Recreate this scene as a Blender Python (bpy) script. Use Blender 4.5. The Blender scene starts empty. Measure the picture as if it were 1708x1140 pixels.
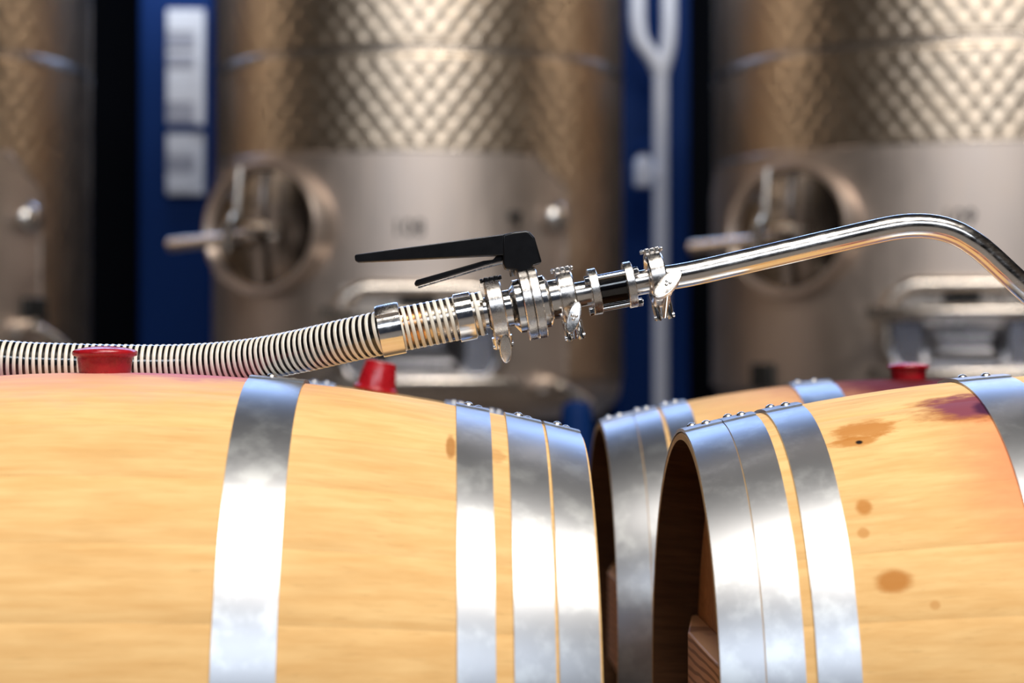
import bpy, bmesh, math, random
from mathutils import Vector, Matrix, Euler

random.seed(7)
scene = bpy.context.scene
COL = scene.collection
PI = math.pi
R_ = math.radians

# ------------------------------------------------------------------ camera
F = 3140.0                      # focal length in pixels of the 1708 px frame
X0, YH = 750.0, 615.0           # where the world +Y direction and the horizon fall
CZ = 0.874                      # camera height
cam_d = bpy.data.cameras.new('camera')
cam = bpy.data.objects.new('camera', cam_d)
COL.objects.link(cam)
cam_d.sensor_width = 36.0
cam_d.lens = F / 1708.0 * 36.0
yaw = math.atan((854.0 - X0) / F)
pitch = math.atan((YH - 570.0) / F)
cam.location = (0, 0, CZ)
cam.rotation_euler = (PI / 2 + pitch, 0, -yaw)
cam_d.dof.use_dof = True
cam_d.dof.focus_distance = 1.93
cam_d.dof.aperture_fstop = 3.3
cam_d.clip_start = 0.02
scene.camera = cam
CM = Matrix.Translation((0, 0, CZ)) @ Euler(cam.rotation_euler).to_matrix().to_4x4()


def at(px, py, Y):
    """world point at depth Y seen at pixel (px, py)"""
    d = CM.to_3x3() @ Vector(((px - 854.0) / F, (570.0 - py) / F, -1.0))
    return Vector((0, 0, CZ)) + d * (Y / d.y)


# ------------------------------------------------------------------ light
scene.view_settings.view_transform = 'Standard'
scene.view_settings.look = 'None'
scene.view_settings.gamma = 1.0
scene.view_settings.exposure = 0.0
scene.cycles.use_denoising = True
scene.cycles.max_bounces = 8
scene.cycles.sample_clamp_indirect = 6.0
w = bpy.data.worlds.new('world')
scene.world = w
w.use_nodes = True
w.node_tree.nodes['Background'].inputs[0].default_value = (0.35, 0.42, 0.6, 1)
w.node_tree.nodes['Background'].inputs[1].default_value = 0.08


def area(name, loc, target, sx, sy, power, col):
    l = bpy.data.lights.new(name, 'AREA')
    l.shape = 'RECTANGLE'
    l.size, l.size_y = sx, sy
    l.energy = power
    l.color = col
    o = bpy.data.objects.new(name, l)
    COL.objects.link(o)
    o.location = loc
    o.rotation_euler = (Vector(target) - Vector(loc)).to_track_quat('-Z', 'Y').to_euler()
    return o


area('skylight_overhead', (1.3, -.75, 7.0), (1.3, -.75, 0), 4.8, 2.2, 700, (1.0, 0.93, 0.84))
area('clerestory_back', (0.3, 9.7, 4.9), (0.2, 2.0, 1.2), 10.0, 1.5, 350, (0.36, 0.55, 1.0))
area('clerestory_front', (0, -6.6, 5.7), (0, 6, 1.6), 11.0, 1.9, 400, (0.80, 0.88, 1.0))
for lx, lw in ((-1.25, 6.0), (1.0, 4.0)):  # added lights above the view, brightening the column tops and notices
    area('added_alley_light', (lx, 8.2, 3.0), (lx, 8.7, 1.8), .5, .2, lw, (0.75, 0.85, 1.0))

# ------------------------------------------------------------------ helpers


class MB:
    def __init__(self):
        self.v, self.f = [], []

    def add(self, vs, fs):
        b = len(self.v)
        self.v += [Vector(p) for p in vs]
        self.f += [tuple(i + b for i in q) for q in fs]
        return self

    def box(self, c, s, m=None):
        c = Vector(c)
        vs = []
        for x in (-.5, .5):
            for y in (-.5, .5):
                for z in (-.5, .5):
                    p = Vector((x * s[0], y * s[1], z * s[2]))
                    if m is not None:
                        p = m @ p
                    vs.append(c + p)
        return self.add(vs, [(0, 1, 3, 2), (4, 6, 7, 5), (0, 4, 5, 1), (2, 3, 7, 6), (0, 2, 6, 4), (1, 5, 7, 3)])

    def lathe(self, prof, n=48, a0=0.0, a1=2 * PI, axis='X', closed=False, org=(0, 0, 0)):
        """prof: (along, radius); revolve about axis. closed: profile is a loop"""
        full = abs(a1 - a0 - 2 * PI) < 1e-6
        k = n if full else n + 1
        vs, fs = [], []
        for i in range(k):
            a = a0 + (a1 - a0) * i / n
            s, c = math.sin(a), math.cos(a)
            for (x, r) in prof:
                if axis == 'X':
                    p = Vector((x, -r * s, r * c))
                else:
                    p = Vector((r * c, r * s, x))
                vs.append(p + Vector(org))
        m = len(prof)
        for i in range(n):
            j = (i + 1) % k
            for q in range(m if closed else m - 1):
                r = (q + 1) % m
                fs.append((i * m + q, i * m + r, j * m + r, j * m + q))
        if not full and closed:
            fs.append(tuple(range(m)))
            fs.append(tuple((k - 1) * m + q for q in range(m)))
        return self.add(vs, fs)

    def tube(self, path, r, n=16, caps=True, inner=None):
        path = [Vector(p) for p in path]
        rs = r if isinstance(r, (list, tuple)) else [r] * len(path)
        vs, fs = [], []
        t0 = (path[1] - path[0]).normalized()
        up = Vector((0, 0, 1)) if abs(t0.z) < .9 else Vector((1, 0, 0))
        nrm = (up - t0 * up.dot(t0)).normalized()
        for i, p in enumerate(path):
            if i == 0:
                t = t0
            elif i == len(path) - 1:
                t = (path[i] - path[i - 1]).normalized()
            else:
                t = (path[i + 1] - path[i - 1]).normalized()
            nrm = (nrm - t * nrm.dot(t)).normalized()
            b = t.cross(nrm)
            for k in range(n):
                a = 2 * PI * k / n
                vs.append(p + (nrm * math.cos(a) + b * math.sin(a)) * rs[i])
        for i in range(len(path) - 1):
            for k in range(n):
                q = (k + 1) % n
                fs.append((i * n + k, i * n + q, (i + 1) * n + q, (i + 1) * n + k))
        if caps:
            fs.append(tuple(range(n)))
            fs.append(tuple((len(path) - 1) * n + k for k in range(n)))
        return self.add(vs, fs)

    def prism(self, poly, d0, d1, plane='XZ'):
        """extrude a polygon (2-D points) between d0 and d1 along the third axis"""
        n = len(poly)

        def P(q, d):
            if plane == 'XZ':
                return (q[0], d, q[1])
            if plane == 'YZ':
                return (d, q[0], q[1])
            return (q[0], q[1], d)
        vs = [P(q, d0) for q in poly] + [P(q, d1) for q in poly]
        fs = [tuple(range(n)), tuple(range(2 * n - 1, n - 1, -1))]
        fs += [(i, (i + 1) % n, n + (i + 1) % n, n + i) for i in range(n)]
        return self.add(vs, fs)

    def xf(self, m):
        self.v = [m @ p for p in self.v]
        return self

    def mesh(self, name, mat, angle=38):
        bm = bmesh.new()
        vs = [bm.verts.new(p) for p in self.v]
        for q in self.f:
            try:
                bm.faces.new([vs[i] for i in q])
            except ValueError:
                pass
        bmesh.ops.recalc_face_normals(bm, faces=bm.faces)
        me = bpy.data.meshes.new(name)
        bm.to_mesh(me)
        bm.free()
        if mat:
            me.materials.append(mat)
        me.shade_smooth()
        me.set_sharp_from_angle(angle=R_(angle))
        return me

    def build(self, name, mat, parent=None, angle=38, bevel=0, loc=None, rot=None, segs=2):
        return link(name, self.mesh(name, mat, angle), parent, bevel, loc, rot, segs)


def link(name, me, parent=None, bevel=0, loc=None, rot=None, segs=2):
    o = bpy.data.objects.new(name, me)
    COL.objects.link(o)
    if parent:
        o.parent = parent
    if loc is not None:
        o.location = loc
    if rot is not None:
        o.rotation_euler = rot
    if bevel:
        b = o.modifiers.new('bevel', 'BEVEL')
        b.width = bevel
        b.segments = segs
        b.limit_method = 'ANGLE'
        b.angle_limit = R_(40)
    return o


def thing(name, label, cat, loc=(0, 0, 0), group=None, mat=None):
    o = bpy.data.objects.new(name, None)
    COL.objects.link(o)
    if mat is not None:
        o.matrix_world = mat
    else:
        o.location = loc
    o.empty_display_size = .05
    o['label'], o['category'] = label, cat
    if group:
        o['group'] = group
    return o


def tag(o, label, cat, group=None):
    o['label'], o['category'] = label, cat
    if group:
        o['group'] = group
    return o


# ------------------------------------------------------------------ materials
def newmat(name):
    m = bpy.data.materials.new(name)
    m.use_nodes = True
    nt = m.node_tree
    return m, nt, nt.nodes['Principled BSDF']


def N(nt, t, **kw):
    n = nt.nodes.new(t)
    for k, v in kw.items():
        setattr(n, k, v)
    return n


def math_n(nt, op, a, b=None, c=None, clamp=False):
    n = nt.nodes.new('ShaderNodeMath')
    n.operation = op
    n.use_clamp = clamp
    for i, q in enumerate((a, b, c)):
        if q is None:
            continue
        if hasattr(q, 'is_linked'):
            nt.links.new(q, n.inputs[i])
        else:
            n.inputs[i].default_value = q
    return n.outputs[0]


def mixc(nt, fac, a, b):
    n = nt.nodes.new('ShaderNodeMix')
    n.data_type = 'RGBA'
    for s, q in ((n.inputs[0], fac), (n.inputs[6], a), (n.inputs[7], b)):
        if hasattr(q, 'is_linked'):
            nt.links.new(q, s)
        elif isinstance(q, (int, float)):
            s.default_value = q
        else:
            s.default_value = tuple(q) + (1,)
    return n.outputs[2]


def ramp(nt, src, p0, p1):
    n = nt.nodes.new('ShaderNodeMapRange')
    n.interpolation_type = 'SMOOTHSTEP'
    nt.links.new(src, n.inputs[0])
    n.inputs[1].default_value, n.inputs[2].default_value = p0, p1
    return n.outputs[0]


def noise(nt, vec, scale, detail=3, rough=.5, sc=None):
    if sc is not None:
        mp = nt.nodes.new('ShaderNodeMapping')
        nt.links.new(vec, mp.inputs[0])
        mp.inputs[3].default_value = sc
        vec = mp.outputs[0]
    n = nt.nodes.new('ShaderNodeTexNoise')
    nt.links.new(vec, n.inputs['Vector'])
    n.inputs['Scale'].default_value = scale
    n.inputs['Detail'].default_value = detail
    n.inputs['Roughness'].default_value = rough
    return n.outputs[0]


def bump(nt, bs, h, strength, dist):
    b = nt.nodes.new('ShaderNodeBump')
    b.inputs['Strength'].default_value = strength
    b.inputs['Distance'].default_value = dist
    nt.links.new(h, b.inputs['Height'])
    nt.links.new(b.outputs[0], bs.inputs['Normal'])


def simple(name, col, rough=.5, metal=0.0, coat=0.0, nscale=40, nvar=.12, rvar=.08, spec=.5, bmp=0.0):
    m, nt, b = newmat(name)
    tc = N(nt, 'ShaderNodeTexCoord')
    nz = noise(nt, tc.outputs['Object'], nscale, 4, .6)
    c2 = tuple(max(0, q * (1 - 2 * nvar)) for q in col)
    nt.links.new(mixc(nt, nz, c2, tuple(min(1, q * (1 + nvar)) for q in col)), b.inputs['Base Color'])
    r = math_n(nt, 'MULTIPLY_ADD', nz, 2 * rvar, rough - rvar)
    nt.links.new(r, b.inputs['Roughness'])
    b.inputs['Metallic'].default_value = metal
    b.inputs['Coat Weight'].default_value = coat
    b.inputs['Coat Roughness'].default_value = .08
    b.inputs['Specular IOR Level'].default_value = spec
    if bmp:
        bump(nt, b, nz, bmp, .002)
    return m


def steel(name, col, rough, scuff=.1, sc=30, stretch=(1, 1, 1)):
    m, nt, b = newmat(name)
    tc = N(nt, 'ShaderNodeTexCoord')
    n1 = noise(nt, tc.outputs['Object'], sc, 5, .65, stretch)
    n2 = noise(nt, tc.outputs['Object'], sc * 6, 4, .6, stretch)
    b.inputs['Metallic'].default_value = 1
    nt.links.new(mixc(nt, n1, tuple(q * .82 for q in col), col), b.inputs['Base Color'])
    mm = math_n(nt, 'MULTIPLY_ADD', ramp(nt, n1, .35, .75), scuff, rough)
    mm = math_n(nt, 'MULTIPLY_ADD', ramp(nt, n2, .4, .7), scuff * .6, mm)
    nt.links.new(mm, b.inputs['Roughness'])
    return m


def thin_clear(name, tint, gloss=.06):
    """thin clear plastic or glass wall: mostly see-through with a sharp gloss"""
    m = bpy.data.materials.new(name)
    m.use_nodes = True
    nt = m.node_tree
    nt.nodes.clear()
    out = N(nt, 'ShaderNodeOutputMaterial')
    tr = N(nt, 'ShaderNodeBsdfTransparent')
    tr.inputs[0].default_value = tint + (1,)
    gl = N(nt, 'ShaderNodeBsdfGlossy')
    gl.inputs['Roughness'].default_value = .07
    fr = N(nt, 'ShaderNodeFresnel')
    fr.inputs[0].default_value = 1.5
    mx = N(nt, 'ShaderNodeMixShader')
    nt.links.new(math_n(nt, 'ADD', fr.outputs[0], gloss, clamp=True), mx.inputs[0])
    nt.links.new(tr.outputs[0], mx.inputs[1])
    nt.links.new(gl.outputs[0], mx.inputs[2])
    nt.links.new(mx.outputs[0], out.inputs[0])
    return m


M = {}
M['chrome'] = steel('polished stainless', (.80, .78, .76), .09, .10, 45)
M['cast'] = steel('cast stainless', (.78, .74, .70), .20, .14, 70)
M['wand'] = steel('brushed stainless pipe', (.80, .76, .72), .13, .12, 60, (.3, 1, 1))
M['tank'] = steel('tank stainless', (.75, .635, .555), .42, .08, 7, (1, 1, .25))
M['jacket'] = steel('dimpled stainless jacket', (.73, .58, .43), .31, .06, 9)
M['tankbar'] = steel('tank fitting stainless', (.74, .66, .58), .24, .10, 12)
M['doorplate'] = steel('pressed door plate', (.52, .56, .66), .17, .06, 8)
M['doorsteel'] = steel('shade-toned door steel', (.30, .26, .23), .12, .05, 9)  # recess shade and dark reflections of the manway put into the steel colour
M['black'] = simple('black nylon', (.004, .004, .005), .30, 0, .25, 90, .1, .06, .3)
M['rubber'] = simple('dark rubber', (.012, .012, .012), .6)
M['red'] = simple('red silicone', (.42, .008, .016), .28, 0, .25, 120, .25, .1, .5, .3)
M['rib'] = simple('white hose spiral', (.80, .76, .66), .30, 0, .3, 60, .06, .05)
M['liner'] = simple('dark hose bore', (.008, .006, .007), .35)
M['tail'] = steel('wine stained hose tail', (.70, .36, .16), .2, .15, 60)
M['tail2'] = steel('bright hose tail', (.72, .62, .52), .2, .12, 60)
M['clear'] = thin_clear('clear hose wall', (.97, .95, .92), .03)
M['glass'] = thin_clear('sight glass tube', (.9, .9, .9), .04)
M['wine'] = simple('red wine in the glass', (.003, .0006, .001), .15, spec=.15)
M['rivet'] = steel('rivet steel', (.80, .76, .70), .22, .1, 80)
M['blue'] = simple('blue paint', (.002, .026, .13), .55, spec=.12)
M['white'] = simple('white pipe plastic', (.80, .78, .80), .4)
M['paper'] = simple('white paper', (.78, .78, .82), .6, nscale=14, nvar=.1)
M['grey'] = simple('grey print', (.40, .40, .46), .6)
M['ink'] = simple('black stencil ink', (.015, .014, .014), .6)
M['concrete'] = simple('concrete floor', (.16, .14, .12), .55, nscale=5, nvar=.2)
M['wallp'] = simple('dark wall paint', (.004, .0045, .006), .9, nscale=3, spec=.08)
M['umber'] = simple('cream wall paint', (.04, .032, .025), .9, nscale=3, spec=.1)  # unseen side walls, set near black to darken the tank edges
M['ceil'] = simple('dark ceiling', (.05, .05, .055), .8, nscale=3)
M['rack'] = simple('rack paint', (.05, .05, .055), .5, .3)


def galvanised():
    m, nt, b = newmat('galvanised hoop steel')
    tc = N(nt, 'ShaderNodeTexCoord')
    oi = N(nt, 'ShaderNodeObjectInfo')
    va = N(nt, 'ShaderNodeVectorMath', operation='ADD')
    sc = N(nt, 'ShaderNodeVectorMath', operation='SCALE')
    cb = N(nt, 'ShaderNodeCombineXYZ')
    nt.links.new(oi.outputs['Random'], cb.inputs[0])
    nt.links.new(cb.outputs[0], sc.inputs[0])
    sc.inputs['Scale'].default_value = 9.0
    nt.links.new(tc.outputs['Object'], va.inputs[0])
    nt.links.new(sc.outputs[0], va.inputs[1])
    P = va.outputs[0]
    n1 = noise(nt, P, 26, 5, .6)
    n2 = noise(nt, P, 9, 4, .55)
    n3 = noise(nt, P, 160, 3, .6)
    patch = ramp(nt, n1, .46, .70)
    c = mixc(nt, patch, (.43, .44, .46), (.57, .59, .60))
    c = mixc(nt, math_n(nt, 'MULTIPLY', ramp(nt, n2, .62, .74), .35), c, (.45, .36, .28))
    nt.links.new(c, b.inputs['Base Color'])
    b.inputs['Metallic'].default_value = .95
    r = math_n(nt, 'MULTIPLY_ADD', patch, .02, .33)
    r = math_n(nt, 'MULTIPLY_ADD', n3, .04, r)
    nt.links.new(r, b.inputs['Roughness'])
    return m


M['galv'] = galvanised()


def oak(name, root, spots=(), wash=(), base=((.83, .545, .24), (.70, .41, .155)), axis_z=.35, inner=False):
    """oak in the barrel's own unrolled coordinates: x along, t round the girth (metres, front +)
    spots: (x, t, rx, rt, colour, strength, raggedness)"""
    m, nt, b = newmat(name)
    tc = N(nt, 'ShaderNodeTexCoord')
    tc.object = root
    sp = N(nt, 'ShaderNodeSeparateXYZ')
    nt.links.new(tc.outputs['Object'], sp.inputs[0])
    zz = math_n(nt, 'SUBTRACT', sp.outputs[2], axis_z)
    th = math_n(nt, 'ARCTAN2', math_n(nt, 'MULTIPLY', sp.outputs[1], -1.0), zz)
    t = math_n(nt, 'MULTIPLY', th, .34)
    rr = math_n(nt, 'SQRT', math_n(nt, 'ADD', math_n(nt, 'MULTIPLY', zz, zz), math_n(nt, 'MULTIPLY', sp.outputs[1], sp.outputs[1])))
    oi = N(nt, 'ShaderNodeObjectInfo')
    cb = N(nt, 'ShaderNodeCombineXYZ')
    nt.links.new(math_n(nt, 'MULTIPLY_ADD', oi.outputs['Random'], 7.0, sp.outputs[0]), cb.inputs[0])
    nt.links.new(t, cb.inputs[1])
    nt.links.new(rr, cb.inputs[2])
    P = cb.outputs[0]
    flat = N(nt, 'ShaderNodeCombineXYZ')
    nt.links.new(sp.outputs[0], flat.inputs[0])
    nt.links.new(t, flat.inputs[1])
    Q = flat.outputs[0]
    g1 = noise(nt, P, 1, 5, .6, (10, 95, 60))
    g2 = noise(nt, P, 1, 4, .6, (22, 260, 200))
    g3 = noise(nt, P, 1, 3, .5, (9, 22, 20))
    c = mixc(nt, ramp(nt, g1, .2, .8), base[1], base[0])
    c = mixc(nt, math_n(nt, 'MULTIPLY', ramp(nt, g2, .56, .75), .30), c, tuple(q * .62 for q in base[1]))
    c = mixc(nt, math_n(nt, 'MULTIPLY', ramp(nt, g3, .45, .75), .35), c, tuple(q * .80 for q in base[1]))
    hv = math_n(nt, 'MULTIPLY_ADD', oi.outputs['Random'], .08, .96)
    mv = N(nt, 'ShaderNodeMix', data_type='RGBA', blend_type='MULTIPLY')
    mv.inputs[0].default_value = 1
    nt.links.new(c, mv.inputs[6])
    nt.links.new(hv, mv.inputs[7])
    c = mv.outputs[2]
    e1 = noise(nt, Q, 1, 5, .65, (26, 60, 1))
    for (sx, st, rx, rt, colr, strength, rag, *soft) in spots:
        dx = math_n(nt, 'DIVIDE', math_n(nt, 'SUBTRACT', sp.outputs[0], sx), rx)
        dt = math_n(nt, 'DIVIDE', math_n(nt, 'SUBTRACT', t, st), rt)
        d = math_n(nt, 'SQRT', math_n(nt, 'ADD', math_n(nt, 'MULTIPLY', dx, dx), math_n(nt, 'MULTIPLY', dt, dt)))
        d = math_n(nt, 'ADD', d, math_n(nt, 'MULTIPLY', math_n(nt, 'SUBTRACT', e1, .5), rag))
        k = math_n(nt, 'MULTIPLY', ramp(nt, d, 1.0, .05 if soft else .5), strength)
        c = mixc(nt, k, c, colr)
    nt.links.new(c, b.inputs['Base Color'])
    b.inputs['Roughness'].default_value = .72
    b.inputs['Specular IOR Level'].default_value = .14
    bump(nt, b, g2, .12, .0012)
    return m


def bar_wood(name, root):
    m, nt, b = newmat(name)
    tc = N(nt, 'ShaderNodeTexCoord')
    tc.object = root
    mp = N(nt, 'ShaderNodeMapping')
    nt.links.new(tc.outputs['Object'], mp.inputs[0])
    mp.inputs[3].default_value = (40, 16, 60)
    wv = N(nt, 'ShaderNodeTexWave', wave_type='BANDS', bands_direction='Z')
    nt.links.new(mp.outputs[0], wv.inputs[0])
    wv.inputs['Scale'].default_value = .55
    wv.inputs['Distortion'].default_value = 9.0
    wv.inputs['Detail'].default_value = 2.0
    wv.inputs['Detail Scale'].default_value = .5
    c = mixc(nt, ramp(nt, wv.outputs[1], .1, .55), (.40, .18, .065), (.82, .44, .19))
    nt.links.new(c, b.inputs['Base Color'])
    b.inputs['Roughness'].default_value = .55
    return m


# ------------------------------------------------------------------ the room
def struct(name, mb, mat):
    o = mb.build(name, mat)
    o['kind'] = 'structure'
    return o


struct('floor', MB().box((0, 2, -.05), (14, 18, .1)), M['concrete'])
struct('ceiling', MB().box((0, 2, 7.2), (14, 18, .1)), M['ceil'])
struct('wall_back', MB().box((0, 10.1, 3.6), (14, .2, 7.2)), M['wallp'])
struct('wall_left', MB().box((-7.05, 2, 3.6), (.1, 18, 7.2)), M['umber'])
struct('wall_right', MB().box((7.05, 2, 3.6), (.1, 18, 7.2)), M['umber'])
struct('wall_front', MB().box((-5.2, -6.95, 3.6), (3.6, .1, 7.2)).box((4.05, -6.95, 3.6), (6.1, .1, 7.2))
       .box((-1.2, -6.95, 5.4), (4.4, .1, 3.6)), M['wallp'])

# ------------------------------------------------------------------ barrels
RB, DROP = .35, .062
rivet_me = MB().lathe([(-.0008, .0001), (-.0008, .0052), (.0006, .0050), (.0021, .0036), (.0029, .0019), (.0031, .0001)], 14, axis='Z').mesh('rivet', M['rivet'], 60)


def prof(x, h):
    return RB - DROP * (x / h) ** 2


def surf(px, py, b):
    """pixel -> (x, t) on a barrel's front surface in its own unrolled coordinates"""
    d = CM.to_3x3() @ Vector(((px - 854.0) / F, (570.0 - py) / F, -1.0))
    o = Vector((0, 0, CZ))
    r = RB
    for _ in range(8):
        oy, oz = o.y - b['Y'], o.z - b['Z']
        A = d.y ** 2 + d.z ** 2
        B = 2 * (oy * d.y + oz * d.z)
        C = oy ** 2 + oz ** 2 - r * r
        D = B * B - 4 * A * C
        k = (-B - math.sqrt(max(D, 0))) / (2 * A)
        p = o + d * k
        r = prof(p.x - b['X'], b['h'])
    return (p.x - b['X'], .34 * math.atan2(-(p.y - b['Y']), p.z - b['Z']))


ZA = CZ - .354
BAR = {
    'FL': dict(X=at(175, 615, 1.90).x, Y=1.90, Z=ZA, h=.478, hoops=[(.002, .038), (.041, .077), (.093, .126), (.277, .331)]),
    'FR': dict(X=at(1137, 615, 1.945).x + .475, Y=1.945, Z=ZA, h=.475, hoops=[(.000, .0385), (.0395, .073), (.083, .1205), (.281, .336)]),
    'RL': dict(X=at(888, 615, 2.635).x - .465, Y=2.635, Z=ZA - .011, h=.465, hoops=[(.002, .036), (.037, .070), (.090, .122), (.274, .322)]),
    'RR': dict(X=at(1000, 615, 2.67).x + .445, Y=2.67, Z=ZA - .011, h=.445, hoops=[(.000, .043), (.044, .078), (.083, .120), (.268, .326)]),
}
PUR, PINK, DRED, ORG, BRN, DPUR = (.42, .13, .22), (.62, .30, .30), (.26, .018, .035), (.44, .15, .015), (.30, .08, .015), (.06, .012, .04)
fr, fl, rr_ = BAR['FR'], BAR['FL'], BAR['RR']


def spot(b, px, py, rx, rt, col, s, rag, *soft):
    x, t = surf(px, py, b)
    return (x, t, rx, rt, col, s, rag) + soft


SPOTS = {
    'FL': [(-.02, -.02, .38, .20, (.72, .34, .28), .85, .7, True), (.10, -.03, .16, .10, (.46, .13, .22), .8, .8), (-.2, -.03, .14, .13, (.40, .10, .19), .9, .9), (.0, -.02, .05, .06, (.45, .14, .12), .6, 1.0),
           spot(fl, 752, 745, .006, .03, (.35, .14, .03), .8, .6), spot(fl, 826, 760, .012, .018, (.40, .18, .05), .45, 1.6)],
    'FR': [spot(fr, 1440, 716, .036, .024, ORG, .75, 1.9), spot(fr, 1428, 737, .028, .014, ORG, .75, 1.6), spot(fr, 1433, 738, .0045, .005, (.012, .008, .008), 1, .3),
           spot(fr, 1441, 846, .010, .013, ORG, .75, .5), spot(fr, 1440, 889, .007, .009, ORG, .5, .5), spot(fr, 1490, 970, .021, .015, ORG, .8, .5),
           spot(fr, 1560, 1010, .006, .006, ORG, .4, .5), spot(fr, 1705, 760, .10, .17, (.80, .27, .12), .95, .5, True),
           spot(fr, 1620, 678, .075, .045, BRN, .75, 1.2), spot(fr, 1622, 674, .055, .036, (.20, .045, .08), .9, 1.3), spot(fr, 1648, 680, .018, .022, DPUR, .95, .6),
           (-.10, -.05, .30, .07, PUR, .6, .8), (.05, 0, .14, .4, (.5, .16, .13), .7, .6)],
    'RL': [(0, -.03, .25, .05, PUR, .6, .8)],
    'RR': [(.04, .06, .42, .30, (.70, .28, .18), .95, .6, True), (.08, 0, .32, .28, (.10, .004, .009), .97, .3), (.05, -.06, .2, .12, (.06, .002, .007), .8, .8)],
}


def ring_hoop(xa, xb, h, sgn):
    """band that follows the stave profile, with a lapped end at the top"""
    k = 5
    xs = [xa + (xb - xa) * i / k for i in range(k + 1)]
    pr = [(sgn * x, prof(x, h) + .0021) for x in xs] + [(sgn * x, prof(x, h) + .0003) for x in reversed(xs)]
    mb = MB().lathe(pr, 150, closed=True)
    lap = [(sgn * x, prof(x, h) + .0037) for x in xs] + [(sgn * x, prof(x, h) + .0021) for x in reversed(xs)]
    mb.lathe(lap, 10, R_(-9), R_(5), closed=True)
    return mb


def make_barrel(key, label, staves=30, bar_ends=(-1, 1)):
    b = BAR[key]
    h = b['h']
    root = thing('wine_barrel', label, 'barrel', (b['X'], b['Y'], b['Z'] - RB), 'oak barrels lying in two rows')
    om = oak('oak ' + key, root, SPOTS[key])
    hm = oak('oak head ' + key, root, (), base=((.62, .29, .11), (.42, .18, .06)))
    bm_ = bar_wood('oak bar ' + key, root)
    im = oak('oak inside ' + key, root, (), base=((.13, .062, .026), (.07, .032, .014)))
    # stave mesh, shared
    A = PI / staves
    xs = [-h + 2 * h * i / 26 for i in range(27)]
    xs = sorted(set(xs + [-h + .05, h - .05, -h + .004, h - .004]))
    an = [-A * .9995, -A * .99, -A * .5, 0, A * .5, A * .99, A * .9995]
    vs, fs = [], []
    m = len(an) * 2
    for x in xs:
        R = prof(x, h)
        e = h - abs(x)
        tk = .027 if e > .05 else .008 + .019 * e / .05
        for i, a in enumerate(an):
            r = R - (.0001 if i in (0, 6) else 0) - (.0015 if e < .001 else 0)
            vs.append((x, -r * math.sin(a), r * math.cos(a)))
        for a in reversed(an):
            r = R - tk
            vs.append((x, -r * math.sin(a), r * math.cos(a)))
    for i in range(len(xs) - 1):
        for q in range(m):
            p = (q + 1) % m
            fs.append((i * m + q, i * m + p, (i + 1) * m + p, (i + 1) * m + q))
    fs.append(tuple(range(m)))
    fs.append(tuple((len(xs) - 1) * m + q for q in range(m)))
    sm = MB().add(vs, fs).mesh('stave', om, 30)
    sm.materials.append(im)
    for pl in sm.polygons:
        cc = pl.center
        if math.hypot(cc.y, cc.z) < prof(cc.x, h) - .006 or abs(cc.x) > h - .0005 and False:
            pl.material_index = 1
    for k in range(staves):
        link('stave', sm, root, loc=(0, 0, RB), rot=(2 * PI * k / staves, 0, 0))
    # heads
    for sg in (-1, 1):
        xh = h - .052
        rh = prof(xh, h) - .0235
        nb = 8
        edges = [-rh + 2 * rh * i / nb for i in range(nb + 1)]
        for i in range(nb):
            y0, y1 = edges[i] + .0004, edges[i + 1] - .0004
            ys = [y0 + (y1 - y0) * q / 6 for q in range(7)]
            zt = [math.sqrt(max(rh * rh - y * y, 1e-6)) for y in ys]
            poly = [(y, z) for y, z in zip(ys, zt)] + [(y, -z) for y, z in zip(reversed(ys), reversed(zt))]
            MB().prism(poly, sg * xh, sg * (xh - .022), 'YZ').build('head_board', hm, root, loc=(0, 0, RB))
        if sg in bar_ends:
            L, T, W = rh - .012, .030, .064
            pts = [(-L, 0), (L, 0), (L, .008), (.125, T), (-.125, T), (-L, .008)]
            mb = MB().prism([(y, sg * (xh + q)) for y, q in pts], -W, W, 'XY')
            mb.v = [Vector((p.y, p.x, p.z)) for p in mb.v]
            mb.build('head_bar', bm_, root, bevel=.002, loc=(0, 0, RB))
    # hoops with rivets
    for sg in (-1, 1):
        for (a0, a1) in b['hoops']:
            xa, xb = h - a0, h - a1
            ho = ring_hoop(xa, xb, h, sg).build('hoop', M['galv'], root, 50, loc=(0, 0, RB))
            for fx, ang in ((.30, -2.6 if key != 'FL' else -7), (.62, 1.6)):
                x = xa + (xb - xa) * fx
                r = prof(x, h) + .0037
                a = R_(ang)
                rv = link('rivet', rivet_me, ho, loc=(sg * x, -r * math.sin(a), r * math.cos(a)), rot=(a, sg * math.atan(2 * DROP * x / h / h), 0))
    return root


b_fl = make_barrel('FL', 'large pale oak barrel at the front left, red bung on top')
b_fr = make_barrel('FR', 'oak barrel at the front right with knot stains and open head')
b_rl = make_barrel('RL', 'oak barrel behind the front left barrel, only its crest showing')
b_rr = make_barrel('RR', 'oak barrel behind at right, top soaked dark wine red')
def stamp(b, root, x, a0, a1, k=16):
    ho = [o for o in root.children if o.name.startswith('hoop')][4]
    mb = MB()
    for i in range(k):
        a = R_(a0 + (a1 - a0) * i / k)
        r = prof(x, b['h']) + .0021
        p = Vector((x, -r * math.sin(a), r * math.cos(a)))
        mb.box(p, (.0042 if i % 3 else .0026, .0009, .0004), Matrix.Rotation(a, 3, 'X'))
    mb.build('stamped_mark', M['rivet'], ho)


stamp(fl, b_fl, fl['h'] - .022, 48, 60)
# bung hole ring where the wand enters
MB().lathe([(0, .022), (.0015, .030), (.0015, .0175), (-.02, .0175)], 32, axis='Z').build('bung_hole', M['ink'], b_fr, loc=(0, 0, 2 * RB))

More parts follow.
